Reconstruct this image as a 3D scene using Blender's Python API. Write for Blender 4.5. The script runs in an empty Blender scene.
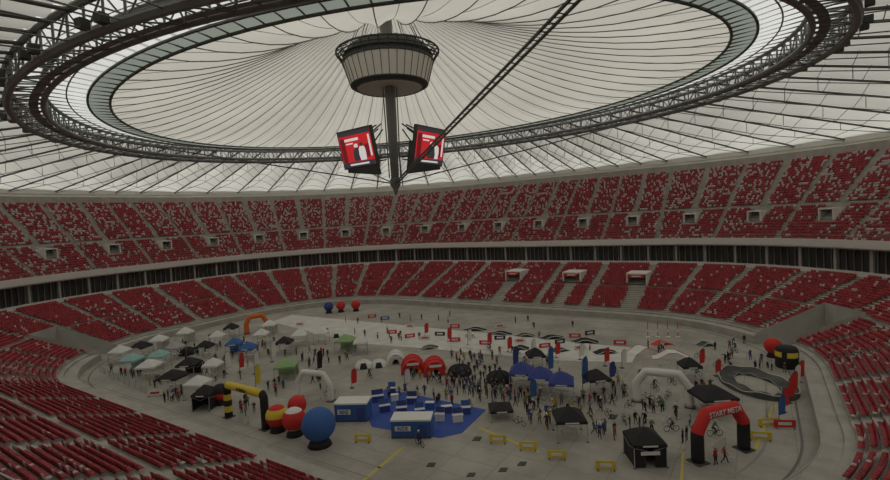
import bpy, math, random
import numpy as np
from mathutils import Matrix, Vector
random.seed(7); np.random.seed(7)
scene=bpy.context.scene
try:
    scene.view_settings.view_transform='Standard'
except Exception: pass
COL=scene.collection

# ------------------------------------------------------------ camera
F=480.0
CAM=np.array([57.5,-71.,25.])
yaw=math.radians(33.5); pitch=math.radians(2.63); roll=math.radians(3.1)
r0=np.array([math.cos(yaw),math.sin(yaw),0]); f0=np.array([-math.sin(yaw),math.cos(yaw),0]); u0=np.array([0,0,1.])
FW=f0*math.cos(pitch)-u0*math.sin(pitch); U1=u0*math.cos(pitch)+f0*math.sin(pitch)
RT=r0*math.cos(roll)-U1*math.sin(roll); UP=U1*math.cos(roll)+r0*math.sin(roll)
cam=bpy.data.cameras.new('camera'); cam.sensor_width=36; cam.lens=F/890*36; cam.clip_end=2000
co=bpy.data.objects.new('camera',cam); COL.objects.link(co); scene.camera=co
M=Matrix(((RT[0],UP[0],-FW[0],CAM[0]),(RT[1],UP[1],-FW[1],CAM[1]),(RT[2],UP[2],-FW[2],CAM[2]),(0,0,0,1)))
co.matrix_world=M
def G(u,v,z=0.0):
    """surveyed ground position of a spot on the arena floor"""
    d=FW*F+RT*(u-445)-UP*(v-240)
    t=(z-CAM[2])/d[2]
    p=CAM+d*t
    return (float(p[0]),float(p[1]))

# ------------------------------------------------------------ materials
def mat(name,col,rough=.8,metal=0,emit=None,es=1,spec=.3):
    m=bpy.data.materials.new(name); m.use_nodes=True
    b=m.node_tree.nodes['Principled BSDF']
    b.inputs['Base Color'].default_value=(*col,1); b.inputs['Roughness'].default_value=rough
    b.inputs['Metallic'].default_value=metal
    b.inputs['Specular IOR Level'].default_value=spec
    if emit:
        b.inputs['Emission Color'].default_value=(*emit,1); b.inputs['Emission Strength'].default_value=es
    m.diffuse_color=(*col,1)
    return m
def noisy(name,c1,c2,scale,rough=.85,detail=4):
    m=mat(name,c1,rough); nt=m.node_tree; b=nt.nodes['Principled BSDF']
    tc=nt.nodes.new('ShaderNodeTexCoord'); n=nt.nodes.new('ShaderNodeTexNoise'); n.inputs['Scale'].default_value=scale; n.inputs['Detail'].default_value=detail
    r=nt.nodes.new('ShaderNodeValToRGB'); r.color_ramp.elements[0].position=.35; r.color_ramp.elements[1].position=.65
    r.color_ramp.elements[0].color=(*c1,1); r.color_ramp.elements[1].color=(*c2,1)
    nt.links.new(tc.outputs['Object'],n.inputs['Vector']); nt.links.new(n.outputs['Fac'],r.inputs['Fac']); nt.links.new(r.outputs['Color'],b.inputs['Base Color'])
    return m
def membrane(name,c,tr=.75):
    m=bpy.data.materials.new(name); m.use_nodes=True; nt=m.node_tree; nt.nodes.clear()
    o=nt.nodes.new('ShaderNodeOutputMaterial'); mx=nt.nodes.new('ShaderNodeMixShader'); mx.inputs[0].default_value=tr
    d=nt.nodes.new('ShaderNodeBsdfDiffuse'); t=nt.nodes.new('ShaderNodeBsdfTranslucent')
    tc=nt.nodes.new('ShaderNodeTexCoord'); n=nt.nodes.new('ShaderNodeTexNoise'); n.inputs['Scale'].default_value=.06; n.inputs['Detail'].default_value=5
    r=nt.nodes.new('ShaderNodeValToRGB'); r.color_ramp.elements[0].position=.3; r.color_ramp.elements[1].position=.7
    r.color_ramp.elements[0].color=(*[x*.84 for x in c],1); r.color_ramp.elements[1].color=(*c,1)
    nt.links.new(tc.outputs['Object'],n.inputs['Vector']); nt.links.new(n.outputs['Fac'],r.inputs['Fac'])
    nt.links.new(r.outputs['Color'],d.inputs['Color']); nt.links.new(r.outputs['Color'],t.inputs['Color'])
    nt.links.new(d.outputs[0],mx.inputs[1]); nt.links.new(t.outputs[0],mx.inputs[2]); nt.links.new(mx.outputs[0],o.inputs[0])
    return m
mt={}
def C(name,col,**k):
    if name not in mt: mt[name]=mat(name,col,**k)
    return mt[name]
white=C('white_vinyl',(.70,.70,.67)); black=C('black_fabric',(.025,.025,.027)); red=C('red_vinyl',(.58,.04,.035)); blue=C('blue_vinyl',(.05,.13,.36))
dblue=C('navy_blue',(.05,.07,.26)); yellow=C('yellow_vinyl',(.68,.52,.06)); orange=C('orange_vinyl',(.7,.17,.04)); teal=C('teal_fabric',(.30,.50,.47))
green=C('green_fabric',(.28,.42,.2)); grey=C('grey_metal',(.38,.38,.37),rough=.5); dgrey=C('dark_steel',(.06,.065,.06),rough=.6)
steel=C('painted_steel',(.18,.185,.17),rough=.5); cable=C('cable_steel',(.10,.105,.09),rough=.5); lgrey=C('light_panel',(.70,.69,.62))
concrete=noisy('stand_concrete',(.34,.325,.29),(.42,.40,.36),.5)
wallc=noisy('wall_concrete',(.38,.37,.335),(.46,.445,.405),.3)
seat_red=C('seat_red',(.37,.045,.053),rough=.6); seat_dred=C('seat_dark_red',(.26,.032,.04),rough=.6); seat_w=C('seat_silver',(.49,.44,.42),rough=.6)
glass=C('dark_glazing',(.085,.08,.075),rough=.25,spec=.5)
fasc=C('fascia_white',(.66,.64,.60))
mem_in=membrane('inner_membrane_fabric',(.60,.58,.51)); mem_out=membrane('outer_membrane_fabric',(.66,.65,.59)); mem_gl=membrane('glazed_band',(.80,.81,.78),.85)

# ------------------------------------------------------------ mesh builder
class MB:
    def __init__(s): s.v=[];s.f=[];s.m=[];s.mats=[]
    def mi(s,m):
        if m not in s.mats: s.mats.append(m)
        return s.mats.index(m)
    def add(s,vs,fs,m):
        n=len(s.v); s.v+= [tuple(map(float,x)) for x in vs]; k=s.mi(m)
        for i,f in enumerate(fs): s.f.append(tuple(n+j for j in f)); s.m.append(k)
    def box(s,c,d,m,rot=0,taper=1.0):
        x,y,z=[q/2 for q in d]; cs,sn=math.cos(rot),math.sin(rot); vs=[]
        for zz in(-z,z):
            k=taper if zz>0 else 1
            for a,b in((-x,-y),(x,-y),(x,y),(-x,y)):
                a*=k;b*=k; vs.append((c[0]+a*cs-b*sn,c[1]+a*sn+b*cs,c[2]+zz))
        s.add(vs,[(3,2,1,0),(4,5,6,7),(0,1,5,4),(1,2,6,5),(2,3,7,6),(3,0,4,7)],m)
    def tube(s,pts,r,m,n=6,closed=False,mats=None,cap=True):
        pts=[np.array(p,float) for p in pts]; N=len(pts); rs=r if isinstance(r,(list,tuple)) else [r]*N
        base=len(s.v)
        prev=None
        for i,p in enumerate(pts):
            if closed: t=pts[(i+1)%N]-pts[i-1]
            else: t=pts[min(i+1,N-1)]-pts[max(i-1,0)]
            t=t/ (np.linalg.norm(t)+1e-9)
            if prev is None:
                a=np.array([0,0,1.]) if abs(t[2])<.9 else np.array([1.,0,0])
            else: a=prev
            x=np.cross(a,t); x/=np.linalg.norm(x)+1e-9; y=np.cross(t,x); prev=y
            for k in range(n):
                an=2*math.pi*k/n; q=p+rs[i]*(x*math.cos(an)+y*math.sin(an)); s.v.append(tuple(q.tolist()))
        K=N if closed else N-1
        for i in range(K):
            mm=s.mi(mats[i] if mats else m)
            for k in range(n):
                a=base+i*n+k; b=base+i*n+(k+1)%n; j=(i+1)%N; c=base+j*n+(k+1)%n; d=base+j*n+k
                s.f.append((a,b,c,d)); s.m.append(mm)
        if not closed and cap:
            s.f.append(tuple(base+k for k in range(n-1,-1,-1))); s.m.append(s.mi(mats[0] if mats else m))
            s.f.append(tuple(base+(N-1)*n+k for k in range(n))); s.m.append(s.mi(mats[-1] if mats else m))
    def revolve(s,c,prof,m,n=24,mats=None):
        base=len(s.v)
        for r,z in prof:
            for k in range(n):
                a=2*math.pi*k/n; s.v.append((c[0]+r*math.cos(a),c[1]+r*math.sin(a),c[2]+z))
        for i in range(len(prof)-1):
            for k in range(n):
                mm=s.mi(mats(i,k) if mats else m)
                s.f.append((base+i*n+k,base+i*n+(k+1)%n,base+(i+1)*n+(k+1)%n,base+(i+1)*n+k)); s.m.append(mm)
    def build(s,name,smooth=False,loc=(0,0,0),rot=0):
        me=bpy.data.meshes.new(name); me.from_pydata(s.v,[],s.f)
        for m in s.mats: me.materials.append(m)
        me.polygons.foreach_set('material_index',s.m)
        if smooth: me.polygons.foreach_set('use_smooth',[True]*len(s.f))
        me.update()
        o=bpy.data.objects.new(name,me); COL.objects.link(o); o.location=loc; o.rotation_euler=(0,0,rot); return o
def text(parent,st,loc,rot,size,m,name='lettering'):
    cu=bpy.data.curves.new(name,'FONT'); cu.body=st; cu.size=size; cu.align_x='CENTER'; cu.align_y='CENTER'; cu.extrude=.02; cu.offset=.012*size
    o=bpy.data.objects.new(name,cu); COL.objects.link(o); cu.materials.append(m); o.location=loc; o.rotation_euler=rot; o.parent=parent
    return o

# ------------------------------------------------------------ bowl outline
A,B,R=62.,40.,30.; a_,b_=A-R,B-R; OB=30.
s1,c_,s2=2*b_,math.pi/2*(R+OB),2*a_
KP=np.cumsum([0,s1,c_,s2,c_,s1,c_,s2,c_]); LP=KP[-1]
KX=[a_,a_,a_,-a_,-a_,-a_,-a_,a_,a_]; KY=[-b_,b_,b_,b_,b_,-b_,-b_,-b_,-b_]; KT=np.radians([0,0,90,90,180,180,270,270,360])
def path(p,o):
    p=np.mod(p,LP); cx=np.interp(p,KP,KX); cy=np.interp(p,KP,KY); th=np.interp(p,KP,KT)
    return cx+(R+o)*np.cos(th), cy+(R+o)*np.sin(th), th
PG=np.linspace(0,LP,4001)
def find_p(x,y,o=0):
    X,Y,_=path(PG,o); return float(PG[np.argmin((X-x)**2+(Y-y)**2)])
def sweep(name,prof,m,N=480,closed_prof=False,mask=None,p0=0,p1=None,smooth=False):
    """sweep profile (offset,z) list around the bowl"""
    full=p1 is None
    ps=np.linspace(p0,LP if full else p1,N+1)
    if full: ps=ps[:-1]
    vs=[]
    for o,z in prof:
        x,y,_=path(ps,o); vs.append(np.stack([x,y,np.full_like(x,z)],1))
    n=len(ps); V=np.concatenate(vs); fs=[]
    K=len(prof)
    for j in range(K if closed_prof else K-1):
        j2=(j+1)%K
        for i in range(n if full else n-1):
            i2=(i+1)%n
            if mask and mask(ps[i]+.5*LP/N,j): continue
            fs.append((j*n+i,j*n+i2,j2*n+i2,j2*n+i))
    me=bpy.data.meshes.new(name); me.from_pydata(V.tolist(),[],fs); me.materials.append(m)
    if smooth: me.polygons.foreach_set('use_smooth',[True]*len(fs))
    me.update(); o=bpy.data.objects.new(name,me); COL.objects.link(o); return o

# floor
fm=mat('arena_floor_concrete',(.2,.2,.18),.75); nt=fm.node_tree; bs=nt.nodes['Principled BSDF']
tc=nt.nodes.new('ShaderNodeTexCoord'); br=nt.nodes.new('ShaderNodeTexBrick'); br.inputs['Scale'].default_value=.2
br.inputs['Color1'].default_value=(.42,.405,.365,1); br.inputs['Color2'].default_value=(.385,.37,.335,1); br.inputs['Mortar'].default_value=(.29,.28,.25,1)
br.inputs['Mortar Size'].default_value=.008; br.offset=0; br.inputs['Brick Width'].default_value=1; br.inputs['Row Height'].default_value=.6
nz=nt.nodes.new('ShaderNodeTexNoise'); nz.inputs['Scale'].default_value=.12; nz.inputs['Detail'].default_value=7; nz.inputs['Roughness'].default_value=.65
rp=nt.nodes.new('ShaderNodeValToRGB'); rp.color_ramp.elements[0].position=.33; rp.color_ramp.elements[1].position=.66
rp.color_ramp.elements[0].color=(.66,.65,.62,1); rp.color_ramp.elements[1].color=(1.05,1.03,1.0,1)
mx=nt.nodes.new('ShaderNodeMix'); mx.data_type='RGBA'; mx.blend_type='MULTIPLY'; mx.inputs[0].default_value=1
nt.links.new(tc.outputs['Object'],br.inputs['Vector']); nt.links.new(tc.outputs['Object'],nz.inputs['Vector']); nt.links.new(nz.outputs['Fac'],rp.inputs['Fac'])
nt.links.new(br.outputs['Color'],mx.inputs[6]); nt.links.new(rp.outputs['Color'],mx.inputs[7]); nt.links.new(mx.outputs[2],bs.inputs['Base Color'])
x,y,_=path(np.linspace(0,LP,400,endpoint=False),.3)
me=bpy.data.meshes.new('floor'); me.from_pydata([(float(q),float(w),0) for q,w in zip(x,y)],[],[tuple(range(400))]); me.materials.append(fm)
fo=bpy.data.objects.new('floor',me); COL.objects.link(fo)
pl=C('perimeter_line_paint',(.28,.27,.245))
sweep('floor_perimeter_line',[(-4.6,.012),(-4.35,.012)],pl); sweep('floor_drain_channel',[(-1.6,.012),(-1.35,.012)],C('drain_grate',(.15,.15,.14)))

# tiers ------------------------------------------------------
NL=28; LO=[1.0+i*.85 for i in range(NL+1)]; LZ=[1.3+i*.30 for i in range(NL+1)]
NU=32; UO=[27.5+i*.84 for i in range(NU+1)]; UZ=[15.9+i*.61 for i in range(NU+1)]
GRID=LP/720
gaps=[]   # (pcenter, halfwidth, rows)  corner tunnels
for (u,v,hw,rows) in [(35,362,5,14),(842,345,6,14)]:
    gx,gy=G(u,v); c=round(find_p(gx,gy,0)/GRID)*GRID; gaps.append((c,round(hw/GRID)*GRID,rows))
def dp(p,c): 
    d=np.mod(np.asarray(p)-c+LP/2,LP)-LP/2; return np.abs(d)
prof=[(0,0),(0,1.3)]
for i in range(NL):
    prof+=[(LO[i],LZ[i]),(LO[i+1],LZ[i])]
prof.append((LO[NL],LZ[NL]))
def lmask(p,j):
    row=(j-2)/2
    for c,h,k in gaps:
        if dp(p,c)<h and row<k-.9: return True
    return False
sweep('lower_stand_terrace',prof,concrete,mask=lmask,N=720)
prof=[(26.62,14.6),(26.62,15.9)]
for i in range(NU): prof+=[(UO[i],UZ[i]),(UO[i+1],UZ[i])]
prof+=[(UO[NU],UZ[NU]),(UO[NU],UZ[NU]+2.0)]
sweep('upper_stand_terrace',prof,concrete,N=600)
NV=38; vp=[(k+.35)*LP/NV for k in range(NV)]
aislesL=[((k+.1)*LP/44) for k in range(44)]
lport=[]
for (u,v) in [(500,283),(561,285),(628,288)]:
    gx,gy=G(u,v,6.5); lport.append(find_p(gx,gy,14))
def box_v(x0,x1,y0,y1,z0,z1): return [(x0,y0,z0),(x1,y0,z0),(x1,y1,z0),(x0,y1,z0),(x0,y0,z1),(x1,y0,z1),(x1,y1,z1),(x0,y1,z1)]
SV=np.array(box_v(-.22,.22,-.06,.0,.3,.86)+box_v(-.22,.22,0,.40,.38,.45))
SV[4:8,1]-=.10
bf=[(4,5,6,7),(0,1,5,4),(1,2,6,5),(2,3,7,6),(3,0,4,7)]
SF=np.array(bf+[(3,2,1,0)]+[tuple(8+i for i in f) for f in bf])
def seats(name,OO,ZZ,n,skip,wprob):
    P=[];T=[];W=[]
    for i in range(n):
        o=OO[i]+.5; x,y,_=path(PG,o); L=np.concatenate([[0],np.cumsum(np.hypot(np.diff(x),np.diff(y)))])
        ns=int(L[-1]/.52); t=(np.arange(ns)+.5)*L[-1]/ns; p=np.interp(t,L,PG)
        keep=~skip(p,i,o); p=p[keep]; x,y,th=path(p,o)
        d=(x-CAM[0])*f0[0]+(y-CAM[1])*f0[1]; k=(d>-2); p,x,y,th=p[k],x[k],y[k],th[k]
        P.append(np.stack([x,y,np.full_like(x,ZZ[i])],1)); T.append(th); W.append(np.random.rand(len(x))<wprob(p,i))
    P=np.concatenate(P);T=np.concatenate(T);W=np.concatenate(W); n=len(P)
    yx,yy=-np.cos(T),-np.sin(T); xx,xy=yy,-yx
    V=np.empty((n,16,3))
    V[:,:,0]=P[:,0:1]+xx[:,None]*SV[None,:,0]+yx[:,None]*SV[None,:,1]
    V[:,:,1]=P[:,1:2]+xy[:,None]*SV[None,:,0]+yy[:,None]*SV[None,:,1]
    V[:,:,2]=P[:,2:3]+SV[None,:,2]
    Fc=(SF[None]+ (np.arange(n)*16)[:,None,None]).reshape(-1,4)
    me=bpy.data.meshes.new(name); me.vertices.add(n*16); me.vertices.foreach_set('co',V.ravel().astype('f'))
    nf=len(Fc); me.loops.add(nf*4); me.loops.foreach_set('vertex_index',Fc.ravel().astype('i'))
    me.polygons.add(nf); me.polygons.foreach_set('loop_start',(np.arange(nf)*4).astype('i'))
    for m in (seat_red,seat_dred,seat_w): me.materials.append(m)
    ci=np.where(W,2,(np.random.rand(n)<.3).astype(int)); me.polygons.foreach_set('material_index',np.repeat(ci,len(SF)).astype('i'))
    me.update(calc_edges=True); me.validate(); o=bpy.data.objects.new(name,me); COL.objects.link(o); print(name,n)
def skipL(p,i,o):
    s=np.zeros(len(p),bool)
    for c in aislesL: 
        s|=dp(p,c)<1.05
    for c,h,k in gaps:
        if i<k+1: s|=dp(p,c)<h+.6
    for c in lport:
        if 15<=i<=22: s|=dp(p,c)<2.6
        if i<15: s|=dp(p,c)<1.6
    if i in(13,): s|=True
    if i<2: s|=True
    return s
def skipU(p,i,o):
    s=np.zeros(len(p),bool)
    for k,c in enumerate(vp):
        if i>=13: s|=dp(p,c)<.7
        if 6<=i<13: s|=dp(p,c)<2.1
        s|=dp(p,c+LP/NV/2)<.5
    if i==12: s|=True
    return s
seats('lower_tier_seats',LO,LZ,NL,skipL,lambda p,i:np.where(np.sin(p*.09)>.2,.09,.035))
seats('upper_tier_seats',UO,UZ,NU,skipU,lambda p,i:(.16 if i<12 else .30)+.06*np.sin(p*.13))
# portals
mb=MB()
def portal(c,o,z,w,h,d,mw,md):
    x,y,th=[float(q) for q in path(c,o)]
    r=th+math.pi/2
    def P(l,q,zz): return (x+math.cos(r)*l+math.cos(th)*q, y+math.sin(r)*l+math.sin(th)*q, zz)
    for sg in(-1,1): mb.box(P(sg*w/2,d/2,z+h/2),(.35,d,h),mw,r)
    mb.box(P(0,d/2,z+h+.15),(w+.35,d+.1,.3),mw,r)
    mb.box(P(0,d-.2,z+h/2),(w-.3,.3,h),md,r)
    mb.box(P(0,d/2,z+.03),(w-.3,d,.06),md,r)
    return P,r
for c in vp:
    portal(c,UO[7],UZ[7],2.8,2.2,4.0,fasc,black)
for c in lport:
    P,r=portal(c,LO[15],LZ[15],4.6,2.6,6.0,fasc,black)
    mb.box(P(0,-.1,LZ[15]+2.2),(3.6,.15,.8),red,r)
    mb.box(P(0,-.2,LZ[15]+2.2),(2.2,.1,.3),white,r)
mb.build('stand_entrance_portals')
mb=MB()
for c,h,k in gaps:
    for sg in(-1,1):
        p=c+sg*h
        top=[];bot=[]
        for i in range(k+1):
            x,y,_=path(p,LO[i]); top.append((float(x),float(y),LZ[i]+1.0)); bot.append((float(x),float(y),0))
        x,y,_=path(p,0); top=[(float(x),float(y),LZ[0]+.3)]+top; bot=[(float(x),float(y),0)]+bot
        vs=top+bot; n=len(top)
        mb.add(vs,[(i,i+1,n+i+1,n+i) for i in range(n-1)],wallc)
    x0,y0,_=path(c-h,LO[k]);x1,y1,_=path(c+h,LO[k])
    z=LZ[k]
    mb.add([(x0,y0,0),(x1,y1,0),(x1,y1,z+1),(x0,y0,z+1)],[(0,1,2,3)],wallc)
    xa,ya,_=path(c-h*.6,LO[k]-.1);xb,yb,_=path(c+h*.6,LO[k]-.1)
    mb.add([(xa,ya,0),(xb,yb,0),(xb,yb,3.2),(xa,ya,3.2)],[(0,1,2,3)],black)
    q=[path(c-h,0),path(c+h,0),path(c+h,LO[k]),path(c-h,LO[k])]
    mb.add([(float(a[0]),float(a[1]),.01) for a in q],[(0,1,2,3)],fm)
mb.build('wall_tunnels')
# concourse
zb=LZ[NL]
sweep('concourse_slab',[(LO[NL],zb),(33,zb)],concrete)
sweep('wall_concourse_parapet',[(LO[NL]+.02,zb),(LO[NL]+.02,zb+.95),(LO[NL]+.3,zb+.95),(LO[NL]+.3,zb)],fasc,closed_prof=True)
sweep('wall_upper_fascia',[(26.3,14.9),(26.3,15.55),(26.35,16.5),(26.6,16.5),(26.6,14.9)],fasc,closed_prof=True)
sweep('concourse_soffit',[(26.65,14.9),(34,14.9)],grey)
sweep('window_concourse_glazing',[(31.5,zb),(31.5,14.9)],glass)
mb=MB()
for k in range(380):
    x,y,th=path(k*LP/380,31.3); mb.box((float(x),float(y),(zb+14.9)/2),(.14,.2,14.86-zb),grey,float(th)+math.pi/2)
for k in range(76):
    x,y,th=path(k*LP/76,28.2); mb.box((float(x),float(y),(zb+14.9)/2),(.5,.5,14.86-zb),wallc,float(th))
mb.build('concourse_columns')
sweep('upper_tier_railing',[(26.45,17.25),(26.5,17.25),(26.5,17.3),(26.45,17.3)],grey,closed_prof=True)
sweep('front_railing',[(.4,2.2),(.46,2.2),(.46,2.27),(.4,2.27)],grey,closed_prof=True)
sweep('wall_outer',[(UO[NU]+.1,UZ[NU]),(UO[NU]+.1,UZ[NU]+1.2),(UO[NU]+4,UZ[NU]+1.3),(UO[NU]+4,UZ[NU]+5)],lgrey)
RZ=UZ[NU]+4.0
sweep('wall_facade_light_block',[(UO[NU]+5.4,-1),(UO[NU]+5.4,RZ-.5)],wallc)  # unseen outer wall, added to block sky light leaking in under the stands

# ------------------------------------------------------------ roof
TILT=.022
def ell(t,ax,ay,z): return np.stack([ax*np.cos(t),ay*np.sin(t),z+TILT*ay*np.sin(t)],-1)
OA,OBb=66.5,52.6; IA,IB=62.7,49.
Z1,Z3=43.6,46.6
NP=72; SUB=8; NA=NP*SUB
prim=np.linspace(0,LP,NA,endpoint=False)
rx,ry,_=path(prim,UO[NU]+5)
tt=np.arctan2(ry/OBb,rx/OA)
inner=ell(tt,OA,OBb,Z3); outer=np.stack([rx,ry,np.full_like(rx,RZ)],-1)
NS=14; vs=[]
k=np.arange(NA)%SUB/SUB
BUL=3.4
for j in range(NS+1):
    s=j/NS; p=inner*(1-s)+outer*s
    p=p.copy(); p[:,2]+= BUL*np.sin(np.pi*k)*np.sin(np.pi*min(1,.15+s*.85))**.6
    vs.append(p)
V=np.concatenate(vs)
fs=[(j*NA+i,j*NA+(i+1)%NA,(j+1)*NA+(i+1)%NA,(j+1)*NA+i) for j in range(NS) for i in range(NA)]
me=bpy.data.meshes.new('ceiling_outer_membrane'); me.from_pydata(V.tolist(),[],fs); me.materials.append(mem_out); me.polygons.foreach_set('use_smooth',[True]*len(fs)); me.update()
COL.objects.link(bpy.data.objects.new('ceiling_outer_membrane',me))
mb=MB()
for i in range(0,NA,SUB):
    a=inner[i];b=outer[i]
    mb.tube([a-[0,0,.3],b-[0,0,.3]],.22,cable,n=5)
    mb.tube([a-[0,0,3.0],a*.5+b*.5-[0,0,2.8],b-[0,0,.6]],.08,steel,n=4)
    for q in (.2,.45,.7):
        p=a*(1-q)+b*q; mb.tube([p-[0,0,.3],p-[0,0,.3+2.7*(1-abs(q-.3))]],.06,steel,n=4)
for s in (.08,.2,.32,.44,.56,.68,.8,.92):
    for i in range(0,NA,SUB):
        pts=[]
        for d in range(SUB+1):
            q=(i+d)%NA; p=(inner[q]*(1-s)+outer[q]*s).copy(); kk=d/SUB
            p[2]+=BUL*math.sin(math.pi*kk)*math.sin(math.pi*min(1,.15+s*.85))**.6-.12; pts.append(p)
        mb.tube(pts,.065,steel,n=4)
mb.build('roof_cable_net')
sweep('roof_rim_beam',[(UO[NU]+3.6,RZ-.9),(UO[NU]+3.6,RZ+.3),(UO[NU]+5.2,RZ+.3),(UO[NU]+5.2,RZ-.9)],fasc,closed_prof=True)
# ring truss
mb=MB(); NT=144
T=np.linspace(0,2*math.pi,NT,endpoint=False)
c1=ell(T,OA,OBb,Z1);c2=ell(T,IA,IB,Z1+.4);c3=ell(T,OA,OBb,Z3);c4=ell(T,IA,IB,Z3+.1)
for c,r in((c1,.45),(c2,.34),(c3,.36),(c4,.3)): mb.tube(list(c),r,steel,n=6,closed=True)
for i in range(NT):
    j=(i+1)%NT
    mb.tube([c1[i],c3[i]],.13,steel,n=4); mb.tube([c2[i],c4[i]],.12,steel,n=4)
    mb.tube([c1[i],c2[i]],.10,steel,n=4); mb.tube([c3[i],c4[i]],.1,steel,n=4)
    mb.tube([c1[i],c3[j]] if i%2 else [c3[i],c1[j]],.10,steel,n=4)
    mb.tube([c1[i],c2[j]] if i%2 else [c2[i],c1[j]],.09,steel,n=4)
    mb.tube([c2[i],c4[j]] if i%2 else [c4[i],c2[j]],.09,steel,n=4)
for i in range(NT):
    j=(i+1)%NT
    a=c1[i]*.42+c2[i]*.58;b=c1[j]*.42+c2[j]*.58;a2=c1[i]*.15+c2[i]*.85;b2=c1[j]*.15+c2[j]*.85
    mb.add([a,b,b2,a2],[(0,1,2,3)],steel)
for dz in(.6,1.1): mb.tube([c+np.array([0,0,dz]) for c in c1],.05,grey,n=4,closed=True)
mb.build('roof_ring_truss')
mb=MB()
for i in range(0,NT,4):
    t=T[i]; p=np.array([(OA+1.0)*math.cos(t),(OBb+1.0)*math.sin(t),Z1+.3+TILT*OBb*math.sin(t)]); r=math.atan2(p[1],p[0])
    for dd in(-1.2,1.2):
        q=p+np.array([-math.sin(r)*dd,math.cos(r)*dd,0])
        mb.box(q,(.8,.8,.8),dgrey,r); mb.box(q*[.991,.991,1]-[0,0,.1],(.15,.65,.65),lgrey,r)
    mb.tube([p,[OA*math.cos(t),OBb*math.sin(t),p[2]+.8]],.08,dgrey,n=4)
mb.build('roof_floodlights')
def ringsurf(name,a,b,m,N=288):
    t=np.linspace(0,2*math.pi,N,endpoint=False); V=np.concatenate([ell(t,*a),ell(t,*b)])
    fs=[(i,(i+1)%N,N+(i+1)%N,N+i) for i in range(N)]
    me=bpy.data.meshes.new(name); me.from_pydata(V.tolist(),[],fs); me.materials.append(m); me.update(); COL.objects.link(bpy.data.objects.new(name,me))
EZ=46.2; EA,EB=54.8,41.2
ringsurf('ceiling_glazed_band',(OA,OBb,Z3+.7),(EA+2.8,EB+2.8,EZ),mem_gl)
mem_edge=membrane('membrane_edge_band',(.26,.29,.25),.8)
ringsurf('ceiling_edge_band',(EA+2.8,EB+2.8,EZ),(EA,EB,EZ),mem_edge)
mb=MB(); g1=ell(T,IA,IB,Z3+.2);g2=ell(T,EA,EB,EZ-.1); g3=ell(T,EA+2.8,EB+2.8,EZ-.2); g4=ell(T,(IA+EA+2.6)/2,(IB+EB+2.6)/2,EZ)
for i in range(NT): mb.tube([g1[i],g2[i]],.12,steel,n=4)
for g,r in((g2,.2),(g3,.18),(g4,.1)): mb.tube(list(g),r,cable,n=5,closed=True)
mb.build('roof_inner_edge_frame')
# inner membrane
NI=60; SI=4; N=NI*SI; t=np.linspace(0,2*math.pi,N,endpoint=False)
HZ=65.; HR=3.5
def mem_pt(t,s,k):
    x=(HR*(1-s)+EA*s)*np.cos(t); y=(HR*(1-s)+EB*s)*np.sin(t)
    z=EZ+(HZ-EZ)*(1-s)**1.7+TILT*y*s
    z=z+.8*np.sin(np.pi*k)*np.sin(np.pi*s)**.5
    return np.stack([x,y,z*np.ones_like(x)],-1)
kk=np.arange(N)%SI/SI; NSI=20
V=np.concatenate([mem_pt(t,j/NSI,kk) for j in range(NSI+1)])
fs=[(j*N+i,j*N+(i+1)%N,(j+1)*N+(i+1)%N,(j+1)*N+i) for j in range(NSI) for i in range(N)]
me=bpy.data.meshes.new('ceiling_inner_membrane'); me.from_pydata(V.tolist(),[],fs); me.materials.append(mem_in); me.polygons.foreach_set('use_smooth',[True]*len(fs)); me.update()
COL.objects.link(bpy.data.objects.new('ceiling_inner_membrane',me))
mb=MB()
for i in range(NI):
    ss=np.linspace(0,1,12)
    tq=2*math.pi*i/NI; pts=[mem_pt(np.array(tq),s,0)-[0,0,.12] for s in ss]
    mb.tube(pts,[.025+.045*min(1,s*1.6) for s in ss],steel,n=4)
    ss=np.linspace(.2,1,12)
    tq=2*math.pi*(i+.5)/NI; pts=[mem_pt(np.array(tq),s,.5)-[0,0,.05] for s in ss]
    mb.tube(pts,.035,grey,n=4)
mb.build('roof_radial_cables')
# hub: drum + mast
mb=MB()
def pm(i,k): return [lgrey,dgrey,dgrey,lgrey,dgrey,dgrey,steel,dgrey][min(i,7)]
mb.revolve((0,0,0),[(0.8,50.0),(6.2,49.7),(7.0,50.0),(7.2,50.3),(8.3,54.2),(8.5,54.4),(8.0,55.2),(8.4,55.4),(7.2,57.0),(2.6,58.0)],lgrey,n=36,mats=pm)
for i in range(36):
    a=2*math.pi*i/36; c,s=math.cos(a),math.sin(a)
    mb.tube([(7.25*c,7.25*s,50.3),(8.4*c,8.4*s,54.2)],.06,dgrey,n=4)
    mb.tube([(8.4*c,8.4*s,54.4),(9.5*c,9.5*s,56.1),(7.9*c,7.9*s,56.9)],.12,dgrey,n=4)
    if i%3==0: mb.tube([(7.2*c,7.2*s,56.9),(3.4*c,3.4*s,64.9)],.08,dgrey,n=4)
for r,z,w in((8.4,54.3,.18),(9.5,56.1,.18),(9.1,55.5,.12),(7.1,50.2,.18),(6.2,49.7,.15),(8.9,55.1,.1),(3.4,64.9,.25)):
    mb.tube([(r*math.cos(a),r*math.sin(a),z) for a in np.linspace(0,2*math.pi,36,endpoint=False)],w,dgrey,n=5,closed=True)
mb.revolve((0,0,0),[(0,68),(2,67),(HR,65)],mem_in,n=36)
mb.revolve((0,0,0),[(1.1,66),(1.0,50),(.95,44),(.75,33),(1.0,32.7),(1.0,31.7),(.55,31),(.3,30.2),(0,29.6)],steel,n=16)
for a in range(4):
    an=math.pi/2*a+math.pi/4; c,s=math.cos(an),math.sin(an)
    mb.tube([(1.3*c,1.3*s,49.9),(1.05*c,1.05*s,33)],.12,steel,n=5)
hub=mb.build('roof_spire_mast',smooth=False)
mb=MB()
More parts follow.
